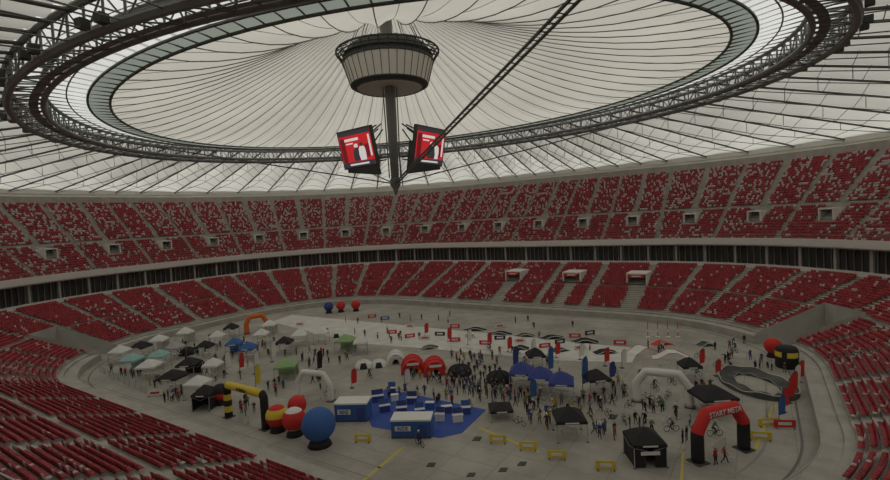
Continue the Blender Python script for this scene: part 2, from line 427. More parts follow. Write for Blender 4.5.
for sx in(-1,1):
    for sy in(-1,1):
        e=np.array([49.0*sx,35.0*sy,44.3])
        if sx>0 and sy<0: e=np.array([49.5,-34.2,43.2])
        b=np.array([0,0,31.9]); n=np.array([-sy*36,sx*53.5,0.])*sx*sy/64*.45
        if sx>0 and sy<0:
            mb.tube([b+n*.6,e+n],.17,cable,n=5);mb.tube([b-n*.6,e-n],.17,cable,n=5)
            for q in np.linspace(.05,.95,40): p=b+(e-b)*q; mb.tube([p-n,p+n],.06,cable,n=4)
        else: mb.tube([b,e],.12,cable,n=5)
mb.build('spire_stay_cables')
# screens
scr_red=C('screen_red',(.1,.0,.0),emit=(.42,.018,.02),es=1); scr_w=C('screen_white',(.1,.1,.1),emit=(.62,.55,.53),es=.9); scr_k=C('screen_dark',(.01,.01,.01),emit=(.03,.03,.035),es=1); scr_r2=C('screen_dark_red',(.05,.0,.0),emit=(.12,.01,.015),es=1)
def screen(ang,d):
    mb=MB(); w,h=8.0,6.2
    mb.box((0,0,0),(w+.5,.7,h+.5),dgrey)
    mb.box((0,-.37,0),(w,.06,h),scr_red)
    mb.box((0,-.42,-h*.43),(w,.06,h*.14),scr_k); mb.box((0,-.42,h*.44),(w,.06,h*.12),scr_k)
    mb.box((-w*.40,-.41,-.2),(w*.14,.05,h*.7),scr_r2)
    mb.box((w*.02,-.46,-h*.43),(w*.6,.04,.3),scr_w)
    mb.box((-w*.10,-.44,1.6),(w*.44,.04,.45),scr_w); mb.box((-w*.18,-.44,0.95),(w*.22,.04,.22),scr_w)
    mb.revolve((w*.02,-.44,-1.2),[(.9,-.9),(1.0,-.2),(.8,.9),(.3,1.4),(0,1.5)],scr_k,n=4)
    mb.revolve((w*.18,-.44,-.9),[(.7,-1.2),(.85,-.2),(.75,.8),(.25,1.3),(0,1.35)],scr_w,n=4)
    mb.revolve((w*.19,-.5,.55),[(0,-.4),(.3,-.25),(.38,0),(.3,.25),(0,.4)],scr_k,n=10)
    mb.revolve((w*.02,-.5,.45),[(0,-.4),(.3,-.25),(.38,0),(.3,.25),(0,.4)],scr_w,n=10)
    mb.box((w*.34,-.43,-.6),(.9,.05,2.2),scr_r2); mb.box((w*.44,-.42,.2),(.4,.05,3.6),scr_w)
    for sx in(-1,1): mb.tube([(sx*2,.3,1.5),(sx*.6,6.2,3.5)],.14,dgrey,n=5)
    mb.tube([(0,.3,-1.5),(0,6.0,-2.5)],.14,dgrey,n=5)
    mb.tube([(-w/2,.3,h/2+.2),(-w/2,.3,-h/2-.2)],.2,dgrey,n=5); mb.tube([(w/2,.3,h/2+.2),(w/2,.3,-h/2-.2)],.2,dgrey,n=5)
    o=mb.build('video_screen')
    o.location=(d*math.cos(ang),d*math.sin(ang),37.9); o.rotation_euler=(math.radians(12),0,ang+math.pi/2)
    return o
for a,d in((-95,8.8),(-2,8.3),(85,8.8),(178,8.3)): screen(math.radians(a),d)

# ------------------------------------------------------------ arena props
OBST=[]
def yawpix(u1,v1,u2,v2):
    a=G(u1,v1);b=G(u2,v2); return math.atan2(b[1]-a[1],b[0]-a[0]),a,b
def tent(u,v,size,m,h=2.3,peak=1.1,walls=0,rot=None,name='canopy_tent',leg=None):
    x,y=G(u,v); s=size/2; mb=MB()
    for a in(-1,1):
        for b in(-1,1): mb.tube([(a*s*.96,b*s*.96,0),(a*s*.96,b*s*.96,h)],.05,leg or grey,n=6); mb.box((a*s*.96,b*s*.96,.02),(.25,.25,.04),dgrey)
    q=[(-s,-s),(s,-s),(s,s),(-s,s)]
    vs=[(a,b,h-.3) for a,b in q]+[(a,b,h) for a,b in q]+[(a*.45,b*.45,h+peak*.62) for a,b in q]+[(0,0,h+peak)]
    fs=[]
    for i in range(4):
        j=(i+1)%4; fs+=[(i,j,4+j,4+i),(4+i,4+j,8+j,8+i),(8+i,8+j,12)]
    mb.add(vs,fs,m)
    for i in range(4):
        j=(i+1)%4; (a,b),(c,d)=q[i],q[j]; mid=((a+c)/2*.95,(b+d)/2*.95,h-.75)
        mb.tube([(a*.96,b*.96,h-.3),mid,(c*.96,d*.96,h-.3)],.025,grey,n=4)
    if walls:
        w=s*.94
        mb.add([(-w,w,.02),(w,w,.02),(w,w,h-.3),(-w,w,h-.3)],[(0,1,2,3)],m)
        if walls>1:
            mb.add([(-w,-w,.02),(-w,w,.02),(-w,w,h-.3),(-w,-w,h-.3)],[(0,1,2,3)],m)
            mb.add([(w,-w,.02),(w,w,.02),(w,w,h-.3),(w,-w,h-.3)],[(0,1,2,3)],m)
        if walls>2: 
            mb.add([(-w,-w,.02),(-w*.3,-w,.02),(-w*.3,-w,h-.3),(-w,-w,h-.3)],[(0,1,2,3)],m)
            mb.add([(w*.3,-w,.02),(w,-w,.02),(w,-w,h-.3),(w*.3,-w,h-.3)],[(0,1,2,3)],m)
            mb.box((0,-w-.02,h*.62),(w*1.2,.03,.35),white)
    else:
        mb.box((0,.3,.74),(s*1.2,.6,.05),white)
        for a in(-1,1): 
            for b in (0.05,.55): mb.tube([(a*s*.5,b,0),(a*s*.5,b,.72)],.02,grey,n=4)
    if m in(black,dblue,blue): mb.box((0,-s-.02,h-.15),(s*.9,.02,.16),white)
    OBST.append((x,y,size*.72))
    return mb.build(name,loc=(x,y,0),rot=yaw+random.uniform(-.15,.15) if rot is None else rot)
TL=[(121,362,3,white),(133,371,3,teal),(150,378,3.2,white),(142,357,3,black),(160,367,3,teal),(160,350,3,white),(174,390,3.4,black),(190,376,3.2,black),(199,397,3,white),
(206,357,2.8,black),(176,358,2.8,grey),(186,342,2.8,white),(218,346,2.6,white),(235,354,2.8,blue),(249,359,2.8,blue),(232,337,2.6,black),(262,344,2.8,white),(287,378,3.4,green),(285,353,3,black),(270,334,2.8,white),
(300,345,3,white),(346,351,3.4,green),(361,353,2.6,white),(206,408,2.6,black),(322,343,2.6,white),(214,377,2.6,white)]
for i,(u,v,s,m) in enumerate(TL): tent(u,v,s,m,walls=(i%3 if m is black else i%2))
for u,v,s in[(570,436,3.3),(597,393,3),(690,380,2.6),(536,368,2.8)]: tent(u,v,s,black)
tent(712,412,4.2,black); tent(645,460,3.2,black,h=2.3,peak=1.1,walls=3); tent(501,417,2.8,black,h=1.3,peak=.6)
for u,v in[(522,386),(541,391),(562,397)]: tent(u,v,3.3,dblue,h=2.3,peak=1.3,rot=yaw-.25)
def arch(name,p1,p2,h,r,segs,flat=False,label=None,taper=.62):
    ang,a,b=yawpix(*p1,*p2); w=math.hypot(b[0]-a[0],b[1]-a[1])/2; mb=MB()
    key=[(-w,0),(-w,h*.62),(-w*taper,h),(w*taper,h),(w,h*.62),(w,0)] if not flat else [(-w,0),(-w,h*.9),(-w*.93,h),(w*.93,h),(w,h*.9),(w,0)]
    pts=[];ms=[]
    for i in range(5):
        n=[5,3,8,3,5][i]
        for k in range(n):
            t=k/n; pts.append((key[i][0]*(1-t)+key[i+1][0]*t,0,key[i][1]*(1-t)+key[i+1][1]*t)); ms.append(segs[i] if not isinstance(segs[i],tuple) else segs[i][k%len(segs[i])])
    pts.append((key[5][0],0,0))
    mb.tube(pts,r,segs[0],n=14,mats=ms)
    for sx in(-1,1):
        mb.box((sx*w,0,.04),(r*2.4,r*2.6,.08),dgrey)
        mb.tube([(sx*w,0,h*.6),(sx*(w+1.2),1.3,0.02)],.02,grey,n=4)
    o=mb.build(name,smooth=True,loc=((a[0]+b[0])/2,(a[1]+b[1])/2,0),rot=ang)
    if label: text(o,label,(0,-r-.03,h),(math.pi/2,0,0),r*1.2,black if segs[2] is yellow else white)
    OBST.append((a[0],a[1],1));OBST.append((b[0],b[1],1))
    return o
arch('inflatable_arch',(698,462),(744,449),4.6,.6,[black,red,red,red,black],label='START META')
arch('inflatable_arch',(637,401),(690,407),4.0,.5,[white]*5)
arch('inflatable_arch',(299,397),(331,401),3.8,.42,[white]*5)
arch('inflatable_arch',(229,417),(266,429),4.4,.5,[(black,yellow),black,yellow,black,black],flat=True,label='STREFA')
arch('inflatable_arch',(247,334),(267,331),4.0,.55,[orange]*5)
def ball(u,v,r,ms,name='inflatable_ball',base=black,bh=.7):
    x,y=G(u,v); mb=MB(); n=16
    mb.revolve((0,0,0),[(0,0),(r*.72,0),(r*.62,bh*.6),(r*.5,bh)],base,n=24)
    prof=[(max(.001,r*math.sin(math.pi*i/n)),bh+r*.9-r*math.cos(math.pi*i/n)) for i in range(n+1)]
    mb.revolve((0,0,0),prof,ms[0],n=24,mats=lambda i,k: ms[min(len(ms)-1,int(i/n*len(ms)))])
    OBST.append((x,y,r+.3)); return mb.build(name,smooth=True,loc=(x,y,0))
ball(320,445,1.9,[blue]*5); ball(295,435,1.4,[white,red,red,white]); ball(278,431,1.35,[red,red,yellow,red]); ball(298,418,1.2,[red,red])
ball(329,313,1.3,[dblue]); ball(341,312,1.25,[red]); ball(356,311,1.25,[red]); ball(773,357,1.25,[red]); ball(221,404,1.2,[red,black])
def can(u,v,r,h):
    x,y=G(u,v); mb=MB()
    mb.revolve((0,0,0),[(0,0),(r*.9,0),(r,.2),(r,h*.55),(r,h*.8),(r*.9,h*.93),(r*.8,h),(0,h)],black,n=28,mats=lambda i,k: yellow if i==3 and k%7<5 else black)
    OBST.append((x,y,r+.3)); mb.build('inflatable_can',smooth=True,loc=(x,y,0))
can(787,367,1.5,3.1)
def container(u,v,l,w,h,lab):
    x,y=G(u,v); mb=MB(); mb.box((0,0,h/2+.15),(l,w,h-.1),blue); mb.box((0,0,h+.2),(l+.1,w+.1,.2),white)
    mb.box((0,0,.1),(l,w,.2),dgrey)
    n=int(l/.35)
    for i in range(n): 
        for s in(-1,1): mb.box((-l/2+.2+i*(l-.4)/(n-1),s*(w/2+.03),h/2+.1),(.12,.06,h-.4),blue)
    mb.box((-l*.2,-w/2-.08,h*.62),(l*.4,.04,h*.3),white); mb.box((l*.3,-w/2-.08,h*.45),(.9,.04,h*.75),dblue)
    o=mb.build('shipping_container',loc=(x,y,0),rot=yaw-.1); text(o,lab,(-l*.2,-w/2-.13,h*.62),(math.pi/2,0,0),.6,blue)
    OBST.append((x,y,l*.55))
container(354,418,4.2,2.4,2.1,'BIKE'); container(413,434,4.6,2.3,1.9,'RIDE')
def flat(name,pts,m,z=.02,zt=None):
    P=[G(*p) for p in pts]; h=.05 if zt is None else zt; mb=MB(); n=len(P)
    vs=[(x,y,z-.02+.004) for x,y in P]+[(x,y,z+h-.02) for x,y in P]
    mb.add(vs,[tuple(range(n,2*n))]+[(i,(i+1)%n,n+(i+1)%n,n+i) for i in range(n)],m); return mb.build(name)
bluemat=C('blue_carpet',(.055,.10,.36),rough=.9)
flat('blue_floor_mat',[(362,406),(386,389),(486,410),(462,433),(440,438),(372,427)],bluemat)
wmat=noisy('pale_strip_surface',(.54,.53,.49),(.64,.625,.585),.4)
flat('pale_floor_strip',[(272,322),(292,315),(420,327),(640,349),(632,363),(560,361),(440,350),(350,343)],wmat,zt=.08)  # pale, slightly raised strip across the far floor
for (u,v) in[(395,401),(412,404),(430,409),(447,413),(440,421),(420,416),(402,414),(385,412),(458,422),(378,402),(466,414),(392,394)]:
    x,y=G(u,v); mb=MB(); w=random.uniform(.9,1.6); mb.box((0,0,.45),(w,.6,.84),random.choice([white,blue,dblue,dblue])); mb.box((0,0,.9),(w+.12,.72,.06),white)
    if random.random()<.6:
        mb.box((0,.28,1.3),(w,.05,.7),random.choice([blue,dblue])); mb.tube([(-w/2,.28,.9),(-w/2,.28,1.7)],.03,grey,n=4); mb.tube([(w/2,.28,.9),(w/2,.28,1.7)],.03,grey,n=4)
    mb.build('display_counter',loc=(x,y,.035),rot=yaw+random.uniform(-.3,.3)); OBST.append((x,y,.9))
def halftent(u,v,r,l,m,front):
    x,y=G(u,v); mb=MB(); n=12
    a=[(r*math.cos(math.pi*i/n),r*1.25*math.sin(math.pi*i/n)) for i in range(n+1)]
    for i in range(n):
        p,q=a[i],a[i+1]; mb.add([(p[0],-l/2,p[1]),(q[0],-l/2,q[1]),(q[0],l/2,q[1]),(p[0],l/2,p[1])],[(0,1,2,3)],m)
        for yy,k in((-l/2,1),(l/2,1)):
            mb.add([(p[0],yy,p[1]),(q[0],yy,q[1]),(q[0]*.45,yy,q[1]*.5),(p[0]*.45,yy,p[1]*.5)],[(0,1,2,3)],m)
    for yy in(-l/2,0,l/2): mb.tube([(p[0],yy,p[1]) for p in a],.18,m,n=8)
    mb.add([(p[0]*.6,l/2-.5,p[1]*.6) for p in a],[tuple(range(n+1))],front)
    mb.box((0,-l/2-.2,r*.95),(r*1.1,.06,.4),white)
    OBST.append((x,y,r*1.2)); mb.build('inflatable_tunnel_tent',loc=(x,y,0),rot=yaw+.1)
halftent(413,371,1.8,3.4,red,dgrey); halftent(435,373,1.8,3.4,red,dgrey); halftent(396,362,1.4,3,white,black)
def dome(u,v,r,m,k):
    x,y=G(u,v); mb=MB(); n=7
    mb.revolve((0,0,0),[(r*math.cos(math.pi/2*i/n)+.001,r*.8*math.sin(math.pi/2*i/n)) for i in range(n+1)],m,n=20,mats=lambda i,q:(black if i<4 and q%20 in k else m))
    for a in range(5):
        an=a*2*math.pi/5+.3; mb.tube([((r+.05)*math.cos(math.pi/2*i/n)*math.cos(an),(r+.05)*math.cos(math.pi/2*i/n)*math.sin(an),(r+.05)*.8*math.sin(math.pi/2*i/n)) for i in range(n+1)],.12,m,n=6)
    OBST.append((x,y,r)); mb.build('inflatable_dome_tent',smooth=True,loc=(x,y,0),rot=yaw)
dome(364,367,1.5,white,(14,15,16)); dome(379,366,1.4,white,(14,15,16)); dome(460,374,1.9,black,()); dome(188,354,1.7,black,()); dome(499,381,1.9,black,(14,15));dome(337,337,1.5,white,(14,15,16))
def flag(u,v,h,m):
    x,y=G(u,v); mb=MB(); mb.box((0,0,.04),(.6,.6,.08),dgrey)
    pole=[(0,0,h*t) for t in np.linspace(0,.8,5)]+[(.12,0,h*.9),(.4,0,h*.98),(.7,0,h)]
    mb.tube(pole,.035,dgrey,n=5)
    mb.add([(0.03,0,h*.22),(.75,.04,h*.26),(.85,.1,h*.6),(.85,.02,h*.9),(.7,0,h),(.4,0,h*.98),(.12,0,h*.9),(.03,0,h*.6)],[tuple(range(8))],m)
    mb.build('feather_flag',loc=(x,y,0),rot=yaw); OBST.append((x,y,.5))
for u,v,h,m in[(514,376,4.6,dblue),(549,376,4.6,blue),(583,392,5,blue),(531,402,3.0,blue),(226,374,4,white),(256,390,4,yellow),(272,362,4,white),(255,374,4,white),(789,403,3.4,red),(795,390,3.4,white),(792,396,3.2,red),(610,382,3,dblue),(318,374,4,black),(783,412,3,red),(779,421,3.0,blue),(352,388,3,red),(716,376,2.4,red),(405,390,3.2,white),(799,382,3.0,red),(448,342,3,red),(468,345,3,white),(488,348,3,red),(170,352,3.2,white),(240,372,3.4,red),(605,366,3,red),(622,368,3,white),(700,368,3,red),(425,336,2.8,red),(508,352,2.8,red),(532,355,2.8,white),(556,358,2.8,red),(580,360,2.8,white)]: flag(u,v,h,m)
def board(u,v,l,h,m,rot=0,name='advertising_board'):
    x,y=G(u,v); mb=MB(); mb.box((0,0,h/2+.1),(l,.06,h),m); mb.box((0,-.04,h/2+.1),(l*.6,.03,h*.4),white if m is not white else red)
    for s in(-1,1): mb.box((s*l*.4,0,.04),(.08,.7,.08),dgrey); mb.tube([(s*l*.4,0.05,0.05),(s*l*.4,.05,h+.1)],.03,dgrey,n=4)
    mb.build(name,loc=(x,y,0),rot=yaw+rot); OBST.append((x,y,l*.5))
for u,v in[(363,442),(498,443),(528,450),(557,459),(606,470)]: board(u,v,1.9,.8,yellow,-.15)
for u,v,m in[(410,338,red),(425,340,white),(440,336,black),(455,342,red),(470,338,white),(485,345,red),(500,340,black),(520,343,white),(545,348,red),(560,344,black),(580,350,white),(392,334,red),(575,338,red),(410,328,white),(455,328,red),(500,328,white),(205,320,red),(196,330,red),(300,326,white),(785,428,red),(760,440,yellow),(768,426,yellow),(155,396,white),(163,442,red),(620,345,red),(590,335,black),(372,318,red),(385,320,blue)]: board(u,v,2.2,.8,m,random.uniform(-.4,.4))
def barrier():
    mb=MB(); l=2.2
    mb.tube([(-l/2,0,.15),(-l/2,0,1.1),(l/2,0,1.1),(l/2,0,.15)],.03,grey,n=5); mb.tube([(-l/2,0,.2),(l/2,0,.2)],.02,grey,n=4)
    for i in range(9): q=-l/2+(i+1)*l/10; mb.tube([(q,0,.2),(q,0,1.1)],.012,grey,n=3)
    for s in(-1,1): mb.box((s*l*.38,0,.03),(.06,.6,.05),grey); mb.box((s*l*.38,0,.12),(.04,.04,.18),grey)
    return mb
bm=barrier().build('crowd_barrier'); bme=bm.data; first=True
def barline(u1,v1,u2,v2):
    global first
    ang,a,b=yawpix(u1,v1,u2,v2); L=math.hypot(b[0]-a[0],b[1]-a[1]); n=int(L/2.4); new=[]
    for i in range(n):
        t=(i+.5)/n; x=a[0]+(b[0]-a[0])*t;y=a[1]+(b[1]-a[1])*t
        if any((x-p)**2+(y-q)**2<(r+.9)**2 for p,q,r in OBST): continue
        new.append((x,y,1.3))
        if first: bm.location=(x,y,0); bm.rotation_euler=(0,0,ang); first=False
        else:
            o=bpy.data.objects.new('crowd_barrier',bme); COL.objects.link(o); o.location=(x,y,0); o.rotation_euler=(0,0,ang)
    OBST.extend(new)
barline(604,412,690,430); barline(520,402,600,412); barline(250,425,180,398); barline(100,372,160,400); barline(640,366,700,366); barline(715,455,790,400); barline(450,352,560,364); barline(300,405,350,395); barline(640,405,720,398)
track=noisy('pump_track_surface',(.06,.06,.058),(.10,.10,.095),.8)
def pump(u,v,ra,rb):
    x,y=G(u,v); mb=MB(); N=64; vs=[];W=.95
    for i in range(N):
        t=2*math.pi*i/N; z=.28+.14*math.sin(t*8); bank=.4*abs(math.cos(t))**2
        c,s=math.cos(t),math.sin(t); nx,ny=c/ra,s/rb; q=math.hypot(nx,ny); nx/=q;ny/=q
        for w,zz in((-W,0),(-W,z),(0,z),(W,z+bank+.15),(W+.05,0)): vs.append((ra*c+nx*w,rb*s+ny*w,zz))
    fs=[(i*5+k,((i+1)%N)*5+k,((i+1)%N)*5+k+1,i*5+k+1) for i in range(N) for k in range(4)]
    mb.add(vs,fs,track)
    mb.tube([vs[i*5+3] for i in range(N)],.04,lgrey,n=4,closed=True); mb.tube([vs[i*5+1] for i in range(N)],.04,grey,n=4,closed=True)
    mb.build('pump_track',loc=(x,y,0),rot=math.radians(120)); OBST.append((x,y,6))
pump(757,385,5.0,3.1)
def ramp(u,v,l,w,h,m,rot,name='bike_ramp'):
    x,y=G(u,v); mb=MB(); n=6; pr=[(-l/2,0)]+[(-l/2+l*.4*i/n,h*(i/n)**1.5) for i in range(1,n+1)]+[(l*.1,h)]+[(l*.1+l*.4*i/n,h*(1-i/n)**1.2) for i in range(1,n+1)]
    K=len(pr); vs=[(a,-w/2,b) for a,b in pr]+[(a,w/2,b) for a,b in pr]
    mb.add(vs,[(i,i+1,K+i+1,K+i) for i in range(K-1)]+[tuple(range(K-1,-1,-1)),tuple(range(K,2*K))],m)
    for s in(-1,1): mb.tube([(a,s*w/2,b+.03) for a,b in pr],.05,white if m is not white else red,n=4)
    mb.build(name,loc=(x,y,0),rot=yaw+rot); OBST.append((x,y,l*.5))
for u,v,l,w,h,m,r in[(475,330,5,2,.5,black,-.2),(500,334,5,2,.5,black,-.3),(525,336,4,2,.5,dgrey,0),(552,338,5,2,.5,black,.2),(585,342,5,2.4,.6,black,-.2),(560,351,4,2,.5,dgrey,.4),(605,353,5,2,.5,black,.1),(520,349,4,2,.5,black,-.3),(672,358,6,2.5,1.1,white,-.25),(642,352,5,2.5,.9,white,.3),(430,348,4,2,.4,dgrey,0),(706,345,3,2,.5,dgrey,0),(662,344,4,2,.5,red,.2)]: ramp(u,v,l,w,h,m,r)
for u in(648,658,668,678):
    x,y=G(u,337); mb=MB(); mb.tube([(0,0,0),(0,0,3)],.07,red,n=6); mb.box((0,0,.05),(.7,.7,.1),white); mb.tube([(0,0,1),(0,0,1.5)],.09,white,n=6); mb.build('slalom_pole',loc=(x,y,0))
yl=C('yellow_floor_paint',(.55,.44,.09))
flat('floor_marking',[(402,447),(405,447),(366,480),(362,480)],yl,z=.006,zt=.026)
flat('floor_marking',[(772,405),(775,405),(756,452),(752,452)],yl,z=.006,zt=.026)
flat('floor_marking',[(478,428),(480,427),(540,452),(538,453)],yl,z=.006,zt=.026)
flat('floor_marking',[(680,480),(683,480),(684,452),(682,452)],yl,z=.006,zt=.026)
for u,v in[(430,466),(502,471),(521,465),(470,476),(574,420),(476,440),(612,418)]:
    flat('rubber_floor_pad',[(u-4,v+1),(u-1,v-3),(u+6,v-3),(u+4,v+1)],dgrey)

# ------------------------------------------------------------ people
def ramp_mat(name,cols,rough=.8):
    m=mat(name,cols[0],rough); nt=m.node_tree; b=nt.nodes['Principled BSDF']; oi=nt.nodes.new('ShaderNodeObjectInfo'); r=nt.nodes.new('ShaderNodeValToRGB'); r.color_ramp.interpolation='CONSTANT'
    e=r.color_ramp.elements
    while len(e)<len(cols): e.new(.5)
    for i,c in enumerate(cols): e[i].position=i/len(cols); e[i].color=(*c,1)
    nt.links.new(oi.outputs['Random'],r.inputs['Fac']); nt.links.new(r.outputs['Color'],b.inputs['Base Color']); return m
shirt=ramp_mat('jacket_cloth',[(.02,.02,.025),(.04,.05,.08),(.40,.03,.03),(.03,.03,.03),(.5,.5,.48),(.03,.08,.25),(.02,.02,.02),(.15,.16,.16),(.02,.03,.05),(.4,.3,.05),(.025,.02,.02),(.1,.2,.12)])
pants=ramp_mat('trouser_cloth',[(.02,.02,.025),(.03,.04,.08),(.02,.02,.02),(.08,.08,.08),(.03,.03,.05),(.15,.13,.1),(.015,.015,.02)])
skin=C('skin',(.45,.27,.19)); hair=C('hair',(.05,.03,.02)); shoe=C('shoe',(.06,.06,.06))
def person_mesh(name,J,helmet=False):
    names=list(J.keys()); idx={n:i for i,n in enumerate(names)}
    E=[('pel','spi'),('spi','che'),('che','nec'),('nec','hd1'),('hd1','hd2')]
    for s in 'lr': E+=[('che','sh'+s),('sh'+s,'el'+s),('el'+s,'wr'+s),('wr'+s,'ha'+s),('pel','hi'+s),('hi'+s,'kn'+s),('kn'+s,'an'+s),('an'+s,'to'+s)]
    RD=dict(pel=(.15,.11),spi=(.135,.10),che=(.16,.115),nec=(.055,.055),hd1=(.07,.085),hd2=(.08,.095),sh=(.07,.07),el=(.048,.048),wr=(.032,.032),ha=(.04,.022),hi=(.10,.10),kn=(.065,.065),an=(.042,.042),to=(.045,.03))
    me=bpy.data.meshes.new(name); me.from_pydata([J[n] for n in names],[(idx[a],idx[b]) for a,b in E],[])
    o=bpy.data.objects.new(name,me); COL.objects.link(o)
    md=o.modifiers.new('skin','SKIN'); sb=o.modifiers.new('sub','SUBSURF'); sb.levels=1; sb.render_levels=1
    for n in names:
        sv=me.skin_vertices[0].data[idx[n]]; r=RD.get(n) or RD[n[:2]]; sv.radius=r; sv.use_root=(n=='pel')
    dg=bpy.context.evaluated_depsgraph_get(); ev=o.evaluated_get(dg); m2=bpy.data.meshes.new_from_object(ev)
    bpy.data.objects.remove(o)
    V=[tuple(v.co) for v in m2.vertices]; Fs=[tuple(p.vertices) for p in m2.polygons]
    segs=[(np.array(J[a]),np.array(J[b]),a,b) for a,b in E]
    mb=MB()
    hd=np.array(J['hd2'])
    for m_ in(skin,hair,shirt,pants,shoe): mb.mi(m_)
    mb.v=[tuple(v) for v in V]
    for f in Fs:
        c=np.mean([V[i] for i in f],axis=0); best=1e9
        for p,q,a,b in segs:
            d=q-p; t=np.clip(np.dot(c-p,d)/np.dot(d,d),0,1); dd=np.linalg.norm(c-p-t*d)
            if dd<best: best=dd; lb=b
        if lb.startswith('hd'): mm=hair if (c[2]>hd[2]+.0 or c[1]<hd[1]-.03) else skin
        elif lb=='spi' : mm=shirt if c[2]>J['pel'][2]-.02 else pants
        elif lb.startswith('ha'): mm=skin
        elif lb.startswith('wr') or lb.startswith('el') or lb.startswith('sh') or lb=='che': mm=shirt
        elif lb=='nec': mm=shirt if c[2]<J['nec'][2]-.04 else skin
        elif lb.startswith('to'): mm=shoe
        else: mm=pants
        mb.f.append(f); mb.m.append(mb.mi(mm))
    hx,hy,hz=hd; mb.tube([(hx,hy+.08,hz-.0),(hx,hy+.112,hz-.045),(hx,hy+.085,hz-.055)],[.008,.014,.01],skin,n=6)
    for s in(-1,1):
        mb.box((hx+s*.033,hy+.092,hz),(.022,.012,.012),black); mb.box((hx+s*.088,hy,hz-.03),(.015,.035,.055),skin)
    mb.box((hx,hy+.088,hz-.085),(.045,.012,.01),red)
    for s in'lr':
        w=np.array(J['wr'+s]);h=np.array(J['ha'+s]); d=h-w; d/=np.linalg.norm(d); side=np.array([1.,0,0]) if abs(d[0])<.8 else np.array([0,1.,0])
        side=side-d*np.dot(side,d); side/=np.linalg.norm(side); sg=1 if s=='r' else -1
        fwd=np.array([0,1.,0]); lat=fwd-d*np.dot(fwd,d)
        if np.linalg.norm(lat)<.3: lat=side
        lat/=np.linalg.norm(lat); pal=np.cross(d,lat)*sg
        for k,L in enumerate((.07,.08,.075,.06)):
            b=h+lat*(.03-.02*k)+d*.01; mb.tube([b,b+d*L*.5+pal*.008,b+d*L*.85+pal*.03],[.011,.010,.008],skin,n=5)
        b=w+d*.03+lat*.03; mb.tube([b,b+d*.03+lat*.03,b+d*.06+lat*.035],[.013,.012,.009],skin,n=5)
    if helmet:
        mb.revolve((hx,hy-.01,hz),[(.115,.01),(.12,.05),(.10,.11),(.05,.15),(.001,.16)],white,n=12)
    me=bpy.data.meshes.new(name); me.from_pydata(mb.v,[],mb.f)
    for m_ in mb.mats: me.materials.append(m_)
    me.polygons.foreach_set('material_index',mb.m); me.polygons.foreach_set('use_smooth',[True]*len(mb.f)); me.update(); return me
def pose(**k):
    J=dict(pel=(0,0,.97),spi=(0,-.01,1.16),che=(0,0,1.36),nec=(0,.0,1.50),hd1=(0,.015,1.59),hd2=(0,.02,1.68))
    for s,x in(('l',-1),('r',1)):
        J['sh'+s]=(x*.17,0,1.42);J['el'+s]=(x*.24,-.03,1.14);J['wr'+s]=(x*.25,.05,.90);J['ha'+s]=(x*.25,.07,.83)
        J['hi'+s]=(x*.10,0,.88);J['kn'+s]=(x*.11,.01,.49);J['an'+s]=(x*.12,-.02,.09);J['to'+s]=(x*.14,.13,.04)
    J.update(k); return J
PM=[person_mesh('person_standing',pose()),
 person_mesh('person_phone',pose(ell=(-.25,.03,1.15),wrl=(-.12,.26,1.25),hal=(-.08,.32,1.28),elr=(.25,.03,1.15),wrr=(.12,.25,1.2),har=(.08,.31,1.22))),
 person_mesh('person_walking',pose(knl=(-.1,.2,.52),anl=(-.1,.28,.12),tol=(-.11,.43,.07),knr=(.1,-.05,.5),anr=(.1,-.35,.16),tor=(.11,-.22,.05),ell=(-.24,-.16,1.17),wrl=(-.23,-.18,.93),hal=(-.23,-.18,.86),elr=(.24,.08,1.16),wrr=(.22,.25,.98),har=(.21,.3,.94))),
 person_mesh('person_wide',pose(knl=(-.16,.03,.49),anl=(-.21,0,.09),tol=(-.24,.14,.04),anr=(.17,-.02,.09),tor=(.2,.12,.04),ell=(-.33,-.02,1.18),wrl=(-.2,.1,1.02),hal=(-.15,.13,1.0))),
 person_mesh('person_pointing',pose(elr=(.28,.22,1.36),wrr=(.28,.46,1.42),har=(.28,.53,1.43),anr=(.15,-.08,.09),tor=(.18,.07,.04)))]
CYC=person_mesh('person_cycling',pose(pel=(0,-.22,1.02),spi=(0,-.14,1.2),che=(0,.0,1.36),nec=(0,.09,1.47),hd1=(0,.14,1.55),hd2=(0,.16,1.63),shl=(-.17,.03,1.41),shr=(.17,.03,1.41),ell=(-.27,.15,1.2),elr=(.27,.15,1.2),wrl=(-.26,.3,1.05),wrr=(.26,.3,1.05),hal=(-.26,.36,1.01),har=(.26,.36,1.01),hil=(-.1,-.18,.95),hir=(.1,-.18,.95),knl=(-.13,.16,.72),knr=(.13,.1,.6),anl=(-.12,.02,.45),anr=(.12,-.1,.22),tol=(-.12,.15,.43),tor=(.12,.03,.18)),helmet=True)
